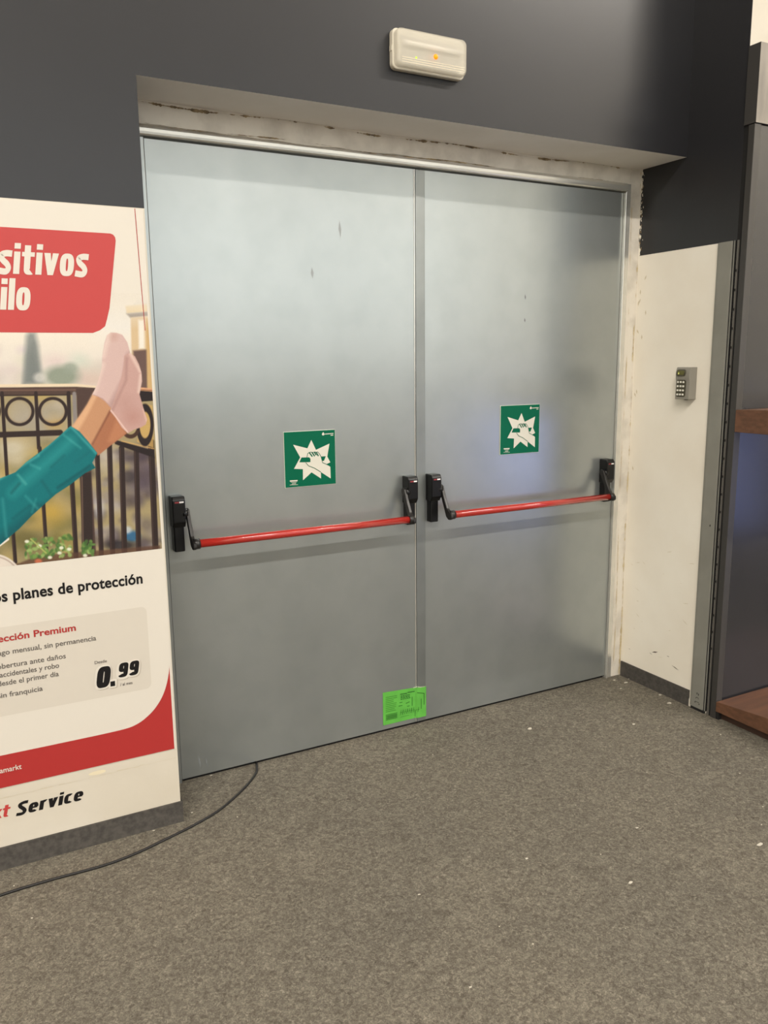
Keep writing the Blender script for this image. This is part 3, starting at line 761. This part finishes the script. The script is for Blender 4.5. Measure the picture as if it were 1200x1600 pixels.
# plants in the window box
for _ in range(120):
    t = rs.rand(); cx = rs.uniform(38, 112) if t < .8 else rs.uniform(130, 146); cy = (866-.10*(cx-40)+rs.uniform(-22, 10)) if t < .8 else rs.uniform(846, 866)
    if cx < 70 and cy > 872: continue
    c = ((112, 150, 74), (70, 108, 52), (150, 176, 104), (92, 128, 66))[rs.randint(4)]
    blob(cx, cy, rs.uniform(2, 5), rs.uniform(1.5, 3.5), c, .85, .7, rs.uniform(0, 3))
for cx, cy in ((96,856),(93,864),(78,871),(108,858),(62,853),(133,868),(42,846)): blob(cx, cy, 3.6, 2.6, (232, 232, 212), .95, .7)
line((48,842),(72,864),2.2,(168,176,100)); blob(60, 877, 6, 4, (206, 112, 80), .9, .7)
# round white chair back at the lower left
d = np.hypot(U+12, (V-915)*1.0); lerp((226, 216, 204), sm(d-50, 1.5)); lerp((176, 158, 146), sm(np.abs(d-46)-1.2, 1.2)*.8)
line((-40, 880), (12, 842), 5, (232, 226, 214))
# legs
poly([(112,667),(124,650),(136,632),(146,613),(176,634),(172,650),(160,668),(146,698),(128,690)], (196, 146, 110), 1.4)
poly([(112,667),(124,650),(136,632),(146,613),(152,618),(136,650),(122,674)], (226, 180, 140), 5, .8)
poly([(172,640),(198,677),(178,692),(153,712),(143,698),(158,668)], (170, 112, 82), 1.4)
line((172,642),(144,694),3,(124, 76, 58), 3, .7); poly([(182,655),(198,677),(178,692),(168,690)], (196, 134, 98), 6, .6)
TE = [(-60,790),(-30,765),(0,747.5),(24,738),(41,722),(60,708),(77,695),(92,682),(110,665.5),(124,674),(138,690),(152,708),(144,723),(149,731),(133,739),(110,757),(87,772),(70,787),(50,805),(30,826),(0,851),(-60,905)]
poly(TE, (12, 112, 118), 1.4)
inside = sm(sd_poly(U, V, TE), 1.4)
def tline(a, b, wd, c, soft, k):
    lerp(c, k*sm(sd_line(U, V, a, b)-wd/2, soft)*inside)
tline((-60,900),(60,800),22,(10,84,92),16,.8); tline((60,800),(150,730),12,(12,88,96),10,.8); tline((20,770),(110,690),16,(44,152,152),14,.55)
for a, b, wd, c, k in (((0,748),(60,712),3,(120,196,190),.6), ((60,710),(108,668),2.5,(90,180,176),.55), ((112,668),(150,708),2,(100,190,188),.7), ((28,742),(40,756),3,(90,176,170),.7), ((30,756),(18,770),4,(10,80,86),.6),
        ((4,780),(10,838),4,(60,150,152),.6), ((40,775),(64,800),3,(70,160,160),.55), ((66,752),(82,776),4,(12,92,98),.6), ((80,730),(100,712),3,(14,94,100),.6), ((100,680),(126,700),2,(100,186,180),.5), ((48,726),(62,732),3,(90,180,176),.5), ((118,722),(140,706),4,(16,100,108),.5), ((90,762),(140,728),3,(8,74,82),.7), ((-20,800),(-5,850),5,(60,150,150),.5), ((20,810),(46,790),4,(8,84,92),.5), ((50,800),(56,780),2,(70,160,158),.5)):
    tline(a, b, wd, c, 5, k)
# socks
S1 = [(144,617),(152,600),(159,575),(160,555),(163,536),(167,524),(173,519.5),(182,520),(191,523),(199,535),(203,550),(201,572),(196,592),(186,612),(179,626),(174,638),(164,627),(154,620)]
S2 = [(194,556),(200,552),(204,552),(211,557),(217,569),(221,582),(222,596),(220,606),(218,616),(222,630),(226,644),(230,655),(228,663),(220,668),(210,671),(200,677),(190,668),(181,653),(172,642),(178,626),(184,608),(186,600),(190,588),(193,570)]
poly(S1, (212, 182, 176), 1.3); i1 = sm(sd_poly(U, V, S1), 1.3)
lerp((236, 216, 206), sm(np.minimum(sd_line(U, V, (146,614),(160,570)), sd_line(U, V, (161,556),(170,522)))-3, 8)*i1*.75)
lerp((168, 134, 130), sm(np.minimum(sd_line(U, V, (203,556),(197,592)), sd_line(U, V, (195,596),(176,632)))-5, 10)*i1*.75); lerp((188, 148, 130), sm(np.hypot(U-178, V-526)-6, 10)*i1*.4)
lerp((176, 140, 134), sm(np.minimum(sd_line(U, V, (146,617),(160,623)), sd_line(U, V, (160,623),(174,637)))-.7, 1.4)*i1*.9)
poly(S2, (198, 160, 152), 1.3); i2 = sm(sd_poly(U, V, S2), 1.3)
lerp((238, 216, 204), sm(np.minimum(sd_line(U, V, (204,553),(219,580)), sd_line(U, V, (220,586),(217,612)))-1.5, 6)*i2*.85)
lerp((176, 126, 116), sm(np.hypot((U-207), (V-652)*1.1)-6, 34)*i2*.75); lerp((178, 136, 128), sm(np.hypot((U-196), (V-630)*1.0)-6, 30)*i2*.5); lerp((168, 130, 126), sm(np.minimum(sd_line(U, V, (198,560),(197,594)), sd_line(U, V, (197,594),(176,640)))-1.5, 5)*i2*.7)
lerp((232, 200, 190), sm(sd_line(U, V, (173,641),(199,675))-1.2, 1.6)*i2*.8); lerp((226, 190, 174), sm(sd_line(U, V, (224,640),(229,658))-1.2, 3)*i2*.8)
# fade into the white sheet at the top, plus a fine print grain
fade = np.clip((515-V)/50, 0, 1); lerp((229, 222.3, 210), fade)
img = np.clip(img*.895+rs.normal(0, 1.5, img.shape[:2])[..., None], 0, 255)
lin = np.where(img/255 <= .04045, img/255/12.92, ((img/255+.055)/1.055)**2.4)
# the lower and right edges of the photo, straight lines on the sheet
me = bpy.data.meshes.new('printed_photo')
nv = U.size; co = np.zeros((nv, 3)); co[:, 0] = X_.ravel(); co[:, 1] = PY-.0005; co[:, 2] = Z_.ravel()
off = np.array(poster.location); co -= off
ii = np.arange(nv).reshape(U.shape); q = np.stack([ii[:-1, :-1], ii[:-1, 1:], ii[1:, 1:], ii[1:, :-1]], -1).reshape(-1, 4)
me.vertices.add(nv); me.vertices.foreach_set('co', co.ravel())
me.loops.add(q.size); me.loops.foreach_set('vertex_index', q.ravel())
me.polygons.add(len(q)); me.polygons.foreach_set('loop_start', np.arange(0, q.size, 4)); me.polygons.foreach_set('loop_total', np.full(len(q), 4))
me.update(); me.validate()
ca = me.color_attributes.new('print', 'FLOAT_COLOR', 'POINT'); ca.data.foreach_set('color', np.concatenate([lin.reshape(-1, 3), np.ones((nv, 1))], 1).ravel())
m_photo = mat('printed_photo_ink', (200, 200, 200), .5, spec=.25)
vc = N(m_photo, 'ShaderNodeVertexColor'); vc.layer_name = 'print'; L(m_photo, vc.outputs[0], m_photo.node_tree.nodes['Principled BSDF'].inputs['Base Color'])
tag(link_mesh('printed_photo', me, m_photo, poster), 'photo of crossed legs in teal trousers and pink socks on a balcony rail')

# --- lettering
def text_mesh(body, bold, shear, sx=1.0):
    c = bpy.data.curves.new('t', 'FONT'); c.body = body; c.size = 1; c.offset = bold; c.shear = shear; c.resolution_u = 4; c.space_character = sx
    o = bpy.data.objects.new('t', c); COL.objects.link(o); bpy.context.view_layer.update()
    me = bpy.data.meshes.new_from_object(o.evaluated_get(bpy.context.evaluated_depsgraph_get())); bpy.data.objects.remove(o); bpy.data.curves.remove(c)
    return me
def letters(name, body, right, left, zbase, height, m, parent=poster, bold=0.0, shear=0.0, k=5, ref='H', space=1.0, tagl=None, y=None):
    """text whose ink spans left..right (m), standing on zbase, cap height `height`"""
    me = text_mesh(body, bold, shear, space)
    n = len(me.vertices); co = np.zeros(n*3); me.vertices.foreach_get('co', co); co = co.reshape(-1, 3)
    x0, x1 = co[:, 0].min(), co[:, 0].max(); sx = (right-left)/(x1-x0); sz = height/.729
    out = np.zeros((n, 3)); out[:, 0] = left+(co[:, 0]-x0)*sx; out[:, 1] = (PY if y is None else y)-.0003*k; out[:, 2] = zbase+co[:, 1]*sz
    off = np.array(parent.location); out -= off
    me.vertices.foreach_set('co', out.ravel()); me.update()
    o = link_mesh(name, me, m, parent)
    if tagl: o['label'] = tagl
    return o
def fit(name, body, vis, l, r_, rest, m, cap, **kw):
    """l, r_: photo points where the visible tail `vis` begins and ends; the hidden head keeps the same letter width"""
    a, b = W(*l), W(*r_); wv = (b[0]-a[0])
    me = text_mesh(body, kw.get('bold', 0), kw.get('shear', 0), kw.get('space', 1.0)); me2 = text_mesh(vis, kw.get('bold', 0), kw.get('shear', 0), kw.get('space', 1.0))
    def wd(q): x = [v.co.x for v in q.vertices]; return max(x)-min(x)
    full = wv*wd(me)/wd(me2)
    return letters(name, body, b[0], b[0]-full, (a[1]+b[1])/2, cap, m, **kw)
def ring(cx, cy, ow, oh, iw, ih, a0=0, a1=360, ex_=2.7, n=28):
    out = []
    def se(a, w_, h_): c, s_ = math.cos(a), math.sin(a); return (cx+math.copysign(abs(c)**(2/ex_), c)*w_/2, cy+math.copysign(abs(s_)**(2/ex_), s_)*h_/2)
    for k in range(n):
        t0, t1 = math.radians(a0+(a1-a0)*k/n), math.radians(a0+(a1-a0)*(k+1)/n)
        out.append([se(t0, ow, oh), se(t1, ow, oh), se(t1, iw, ih), se(t0, iw, ih)])
    return out
def R_(x0, x1, y0, y1): return [[(x0, y0), (x1, y0), (x1, y1), (x0, y1)]]
def thick(pts, w_):
    P = [(p.x, p.y) for p in catmull([(x, y, 0) for x, y in pts], 5)]; out = []; E = []
    for i, p in enumerate(P):
        a, b = P[max(i-1, 0)], P[min(i+1, len(P)-1)]; l = math.hypot(b[0]-a[0], b[1]-a[1]); nx, ny = -(b[1]-a[1])/l*w_/2, (b[0]-a[0])/l*w_/2
        E.append(((p[0]+nx, p[1]+ny), (p[0]-nx, p[1]-ny)))
    return [[E[i][0], E[i][1], E[i+1][1], E[i+1][0]] for i in range(len(E)-1)]
def glyph(c, t):
    """heavy upright glyphs, x-height 1, stem t: (advance, polygons)"""
    hw = .50+t*.9; bowl = ring(hw/2, .5, hw, 1.04, hw-2*t, 1.04-1.35*t)
    ap = t*.68
    if c == 'i': return t, R_(0, t, 0, 1)+R_(0, t, 1.13, 1.38)
    if c == 'l': return t, R_(0, t, 0, 1.4)
    if c == 'o': return hw, bowl
    if c == 'd': return hw, bowl+R_(hw-t, hw, 0, 1.4)
    if c == 'p': return hw, bowl+R_(0, t, -.38, 1)
    if c == 'q': return hw, bowl+R_(hw-t, hw, -.38, 1)
    if c == 'a': return hw, bowl+R_(hw-t, hw, 0, 1)
    if c == 'n': return hw, R_(0, t, 0, 1)+ring(hw/2, .62, hw, .80, hw-2*t, .80-2*ap, 0, 180)+R_(hw-t, hw, 0, .62)
    if c == 'u': return hw, R_(hw-t, hw, 0, 1)+ring(hw/2, .38, hw, .80, hw-2*t, .80-2*ap, 180, 360)+R_(0, t, .38, 1)
    if c == 'r': return hw*.72, R_(0, t, 0, 1)+ring(hw/2, .60, hw, .84, hw-2*t, .84-2*ap, 65, 180)
    if c == 't': return t*2.05, R_(t*.4, t*1.4, .25, 1.3)+R_(0, t*2.05, .80, 1.0)+ring(t*.4+t*.95, .28, t*1.9, .60, t*.0+.02, .18, 180, 300)
    if c == 'v': m_ = hw*1.02; return m_, [[(0, 1), (t*1.05, 1), (m_*.56, .32), (m_*.62, 0), (m_*.30, 0)], [(m_-t*1.0, 1), (m_, 1), (m_*.68, 0), (m_*.40, 0), (m_*.44, .32)]]
    if c == 'e': return hw, ring(hw/2, .5, hw, 1.04, hw-2*t, 1.04-2*ap, 0, 318)+R_(t*.5, hw-t*.2, .41, .41+ap*.72)
    if c == 'c': return hw*.9, ring(hw/2, .5, hw, 1.04, hw-2*t, 1.04-2*ap, 52, 312)
    if c == 's': k = hw*.92; return k, thick([(k*.98, 1-ap*.45), (k*.55, 1.02-ap*.5), (k*.22, .82), (k*.30, .62), (k*.62, .44), (k*.76, .26), (k*.58, ap*.40), (0, ap*.55)], ap*1.22)
    if c == 'S': k = hw*1.05; return k, thick([(k*.98, 1.36-ap*.45), (k*.55, 1.38-ap*.5), (k*.22, 1.12), (k*.32, .86), (k*.62, .60), (k*.78, .34), (k*.58, ap*.42), (0, ap*.55)], ap*1.3)
    if c == '0': return hw, ring(hw/2, .7, hw, 1.4, hw-2*t, 1.4-1.7*t, ex_=3.2)
    if c == '9': return hw, ring(hw/2, .97, hw, .90, hw-2*t, .90-1.6*t, ex_=3)+ring(hw/2, .45, hw, .90, hw-2*t, .90-1.6*t, 205, 360, ex_=3)+R_(hw-t, hw, .4, 1.0)
    if c == '.': return t*1.15, R_(0, t*1.15, 0, .26)
    if c == 'k': return hw, R_(0, t, 0, 1.4)+[[(t*.8, .42), (hw-t*.95, 1), (hw+.02, 1), (t*1.3, .30)], [(t*1.0, .55), (hw-t*1.0, 0), (hw+.06, 0), (t*1.6, .72)]]
    return t, []
def heavy(name, word, left, right, zbase, xh, m, parent=poster, t=.34, shear=.18, gap=.09, k=5, y=None, anchor=None):
    """word set in the heavy letters; the tail `anchor` (default the whole word) spans left..right"""
    def lay(wd):
        x, ps = 0, []
        for c in wd:
            adv, g = glyph(c, t); ps += [[(x+px_+shear*py_, py_) for px_, py_ in q] for q in g]; x += adv+gap
        return ps, x-gap
    ps, W0 = lay(word); full = W0
    if anchor: W0 = lay(anchor)[1]
    sc = (right-left)/(W0+shear*.9); x0 = right-(full+shear*.9)*sc
    yy = (PY if y is None else y)-.0003*k; mb = MB()
    for i, q in enumerate(ps): wall_poly(mb, [(x0+px_*sc, zbase+py_*xh) for px_, py_ in q], yy-i*1.5e-6, 0)
    return child(mb, name, m, parent)
H = lambda u, v0, v1: W(u, v0)[1]-W(u, v1)[1]
a, b = W(-4,427.3), W(141,432); heavy('headline', 'dispositivos', a[0], b[0], (a[1]+b[1])/2, H(108,397,431), m_white, anchor='sitivos')
a, b = W(0,483.5), W(51,485); heavy('headline', 'tranquilo', a[0], b[0], (a[1]+b[1])/2, H(36,449,484), m_white, anchor='ilo')
fit('subheading', 'Todos los planes de protección', 'planes de protección', (21,937.5), (223,911), 0, m_text, .0350, bold=.028, k=3, space=1.03)
fit('plan_title', 'Protección Premium', 'Premium', (53,995), (118.7,985), 0, m_pred, .0215, bold=.024, k=4)
fit('body_text', 'Pago mensual, sin permanencia', 'mensual, sin permanencia', (20,1020), (150.5,1001), 0, m_text2, .017, bold=.010, k=4)
fit('body_text', 'Cobertura ante daños', 'ante daños', (47,1037.5), (103,1028), 0, m_text2, .0168, bold=.010, k=4)
fit('body_text', 'accidentales y robo', 'y robo', (61,1048), (92.5,1043), 0, m_text2, .0168, bold=.010, k=4)
fit('body_text', 'desde el primer día', 'primer día', (42,1064.5), (92,1056), 0, m_text2, .0168, bold=.010, k=4)
fit('body_text', 'Sin franquicia', 'franquicia', (15,1087.5), (67,1079.5), 0, m_text2, .0168, bold=.010, k=4)
fit('web_address', 'mediamarkt', 'amarkt', (0,1208), (34,1201), 0, m_white, .0175, bold=.010, k=4)
# price
def backing(l, r_, zb, h, dx, g, ex_=3.2, n=32):
    """rounded slanted outline behind a figure"""
    cx, cz_, w2, h2 = (l+r_)/2, zb+h/2, (r_-l)/2+g-h*.06, h/2+g; out = []
    for k in range(n):
        a = 2*math.pi*k/n; c, s_ = math.cos(a), math.sin(a); z = math.copysign(abs(s_)**(2/ex_), s_)*h2
        out.append((cx+math.copysign(abs(c)**(2/ex_), c)*w2+z*.13+dx, cz_+z-dx))
    return out
P0, P1, PD0, PD1, PN0, PN1 = W(149.5,1076), W(174.5,1070), W(172.5,1072), W(180.5,1070), W(184,1060), W(218,1053)
z0_, zd_, zn_ = W(160,1074.5)[1], W(176,1072)[1], W(201,1056)[1]; h0_, hd_, hn_ = H(162,1042,1075), H(176,1063.5,1072), H(201,1034,1056)
xm_ = (PN0[0]+PN1[0])/2
for k_, m_, dd in ((3, m_shad, .0032), (4.2, m_white, 0)):
    for q, (a, b, c, d, e) in enumerate(((P0[0], P1[0], z0_, h0_, 3.2), (PD0[0], PD1[0], zd_, hd_, 8), (PN0[0]-.001, xm_+.003, zn_-.002, hn_, 3.2), (xm_-.003, PN1[0]+.001, zn_+.000, hn_, 3.2))):
        mb = MB(); wall_poly(mb, backing(a, b, c, d, dd, .0052, e), PY-.0003*k_-.00005*q, 0); child(mb, 'price_outline', m_, poster)
heavy('price_figures', '0', P0[0], P1[0], z0_, h0_/1.4, m_text, t=.40, shear=.17, k=6)
heavy('price_figures', '.', PD0[0], PD1[0], zd_, hd_/.28, m_text, t=.40, shear=.05, k=6)
heavy('price_figures', '99', PN0[0], PN1[0], zn_, hn_/1.4, m_text, t=.40, shear=.17, gap=.12, k=6)
a, b = W(148,1037.5), W(167,1034.5); letters('small_print', 'Desde', b[0], a[0], (a[1]+b[1])/2, .0105, m_text2, bold=.01, k=4)
a, b = W(188,1072), W(207,1068); letters('small_print', '/ al mes', b[0], a[0], (a[1]+b[1])/2, .0100, m_text2, bold=.01, k=4)

# lettering stuck on the wall under the poster
wl = empty('wall_lettering', (-2.45, -D, .1), 'black and red italic lettering on the cream wall below the poster', 'lettering')
WY = -D-.0004
a, b = W(25,1273, -D), W(132,1250, -D)
heavy('black_word', 'Service', a[0], b[0], (a[1]+b[1])/2-.0005, H(34,1252,1272)/1.38, m_text, parent=wl, t=.36, shear=.20, gap=.11, k=1, y=WY)
a, b = W(-45,1283, -D), W(18,1278, -D)
heavy('red_word', 'kt', W(-14,1281, -D)[0], b[0], (a[1]+b[1])/2-.002, H(8,1259,1278)/1.36, m_pred2, parent=wl, t=.28, shear=.20, gap=.06, k=1, y=WY)

# the paper strip and scuffs on the wall just under the poster
mb = MB(); rr = random.Random(8)
zz = PZ0-.034
for i in range(60):
    x = -3.2+i*.0178; 
    if x > XW-.02: break
    wdt = max(0, rr.gauss(.0004, .0010)); z0 = zz+rr.uniform(-.001, .001)
    mb.poly([(x, WY-.0003, z0), (x+.0178, WY-.0003, z0+rr.uniform(-.001, .001)), (x+.0178, WY-.0003, z0+wdt+.0006), (x, WY-.0003, z0+wdt+.0006)], 0)
wall_poly(mb, [(-2.405+.028*math.cos(t)*rr.uniform(.8, 1.1), PZ0-.022+.007*math.sin(t)) for t in [k*.52 for k in range(12)]], WY-.0002, 1)
struct('trim_5', mb, [mat('glue_line', (192, 182, 160), .8), mat('glue_patch', (214, 203, 174), .7)])
# marks on the return wall
mb = MB()
def scuff(y, z, l, h, a, mi):
    c, s_ = math.cos(a), math.sin(a); mb.poly([(XC-.0007, y+c*dy-s_*dz, z+s_*dy+c*dz) for dy, dz in ((-l, 0), (-l*.2, -h), (l, 0), (l*.1, h))], mi)
scuff(-.220, .185, .020, .0035, -.35, 0); scuff(-.345, .150, .022, .0022, .25, 0); scuff(-.300, .190, .008, .0015, 0, 0); scuff(-.196, .170, .010, .0012, .3, 0); scuff(-.060, .150, .006, .001, 0, 0)
for k in range(16): scuff(rr.uniform(-.42, -.02), rr.uniform(.1, .7), rr.uniform(.004, .02), rr.uniform(.0005, .0015), rr.uniform(-.6, .6), 1)
for k in range(10): scuff(-.01-abs(rr.gauss(0, .02)), rr.uniform(.9, 1.9), .004, .012, rr.uniform(-.6, .6), 1)
struct('trim_6', mb, [mat('scuff_dark', (98, 88, 76), .8), mat('scuff_pale', (206, 196, 172), .8)])

# ceiling luminaires that give the light
for k, (x, y, sx, sy) in enumerate(((0.0, -6.8, 6.0, .30), (-7.0, -6.8, 7.0, .30), (6.0, -6.8, 5.0, .30))):
    mb = MB(); mb.box(x-sx/2-.03, x+sx/2+.03, y-sy/2-.03, y+sy/2+.03, ROOM_H-.10, ROOM_H-.002)
    tag(mb.build('ceiling_light', m_lamp), 'long white ceiling light row ' + ('straight in front of the doors', 'on the left side of the shop', 'on the right side of the shop')[k], 'ceiling light', 'ceiling light rows')

# added unseen glowing screen at the right, source of the bluish door reflections
r = empty('added_screen', (2.15, -2.8, 0), 'added unseen blue-glowing screen on a black stand, feeding the door reflections, right of the viewpoint', 'screen')
def local(mb, name, m): return mb.build(name, m, r)
local(MB().box(-.70, .70, 0, .05, .24, 1.22, bev=.006), 'housing', m_black)
local(MB().box(-.67, .67, .0505, .054, .27, 1.19), 'screen', glow_mat('added_blue_glow', (160, 174, 238), 2.6))
local(MB().box(-.05, .05, .0, .05, .02, .239), 'stem', m_black)
local(MB().box(-.35, .35, -.15, .2, 0, .0195, bev=.004), 'foot', m_black)
r.rotation_euler = (0, 0, math.radians(45))
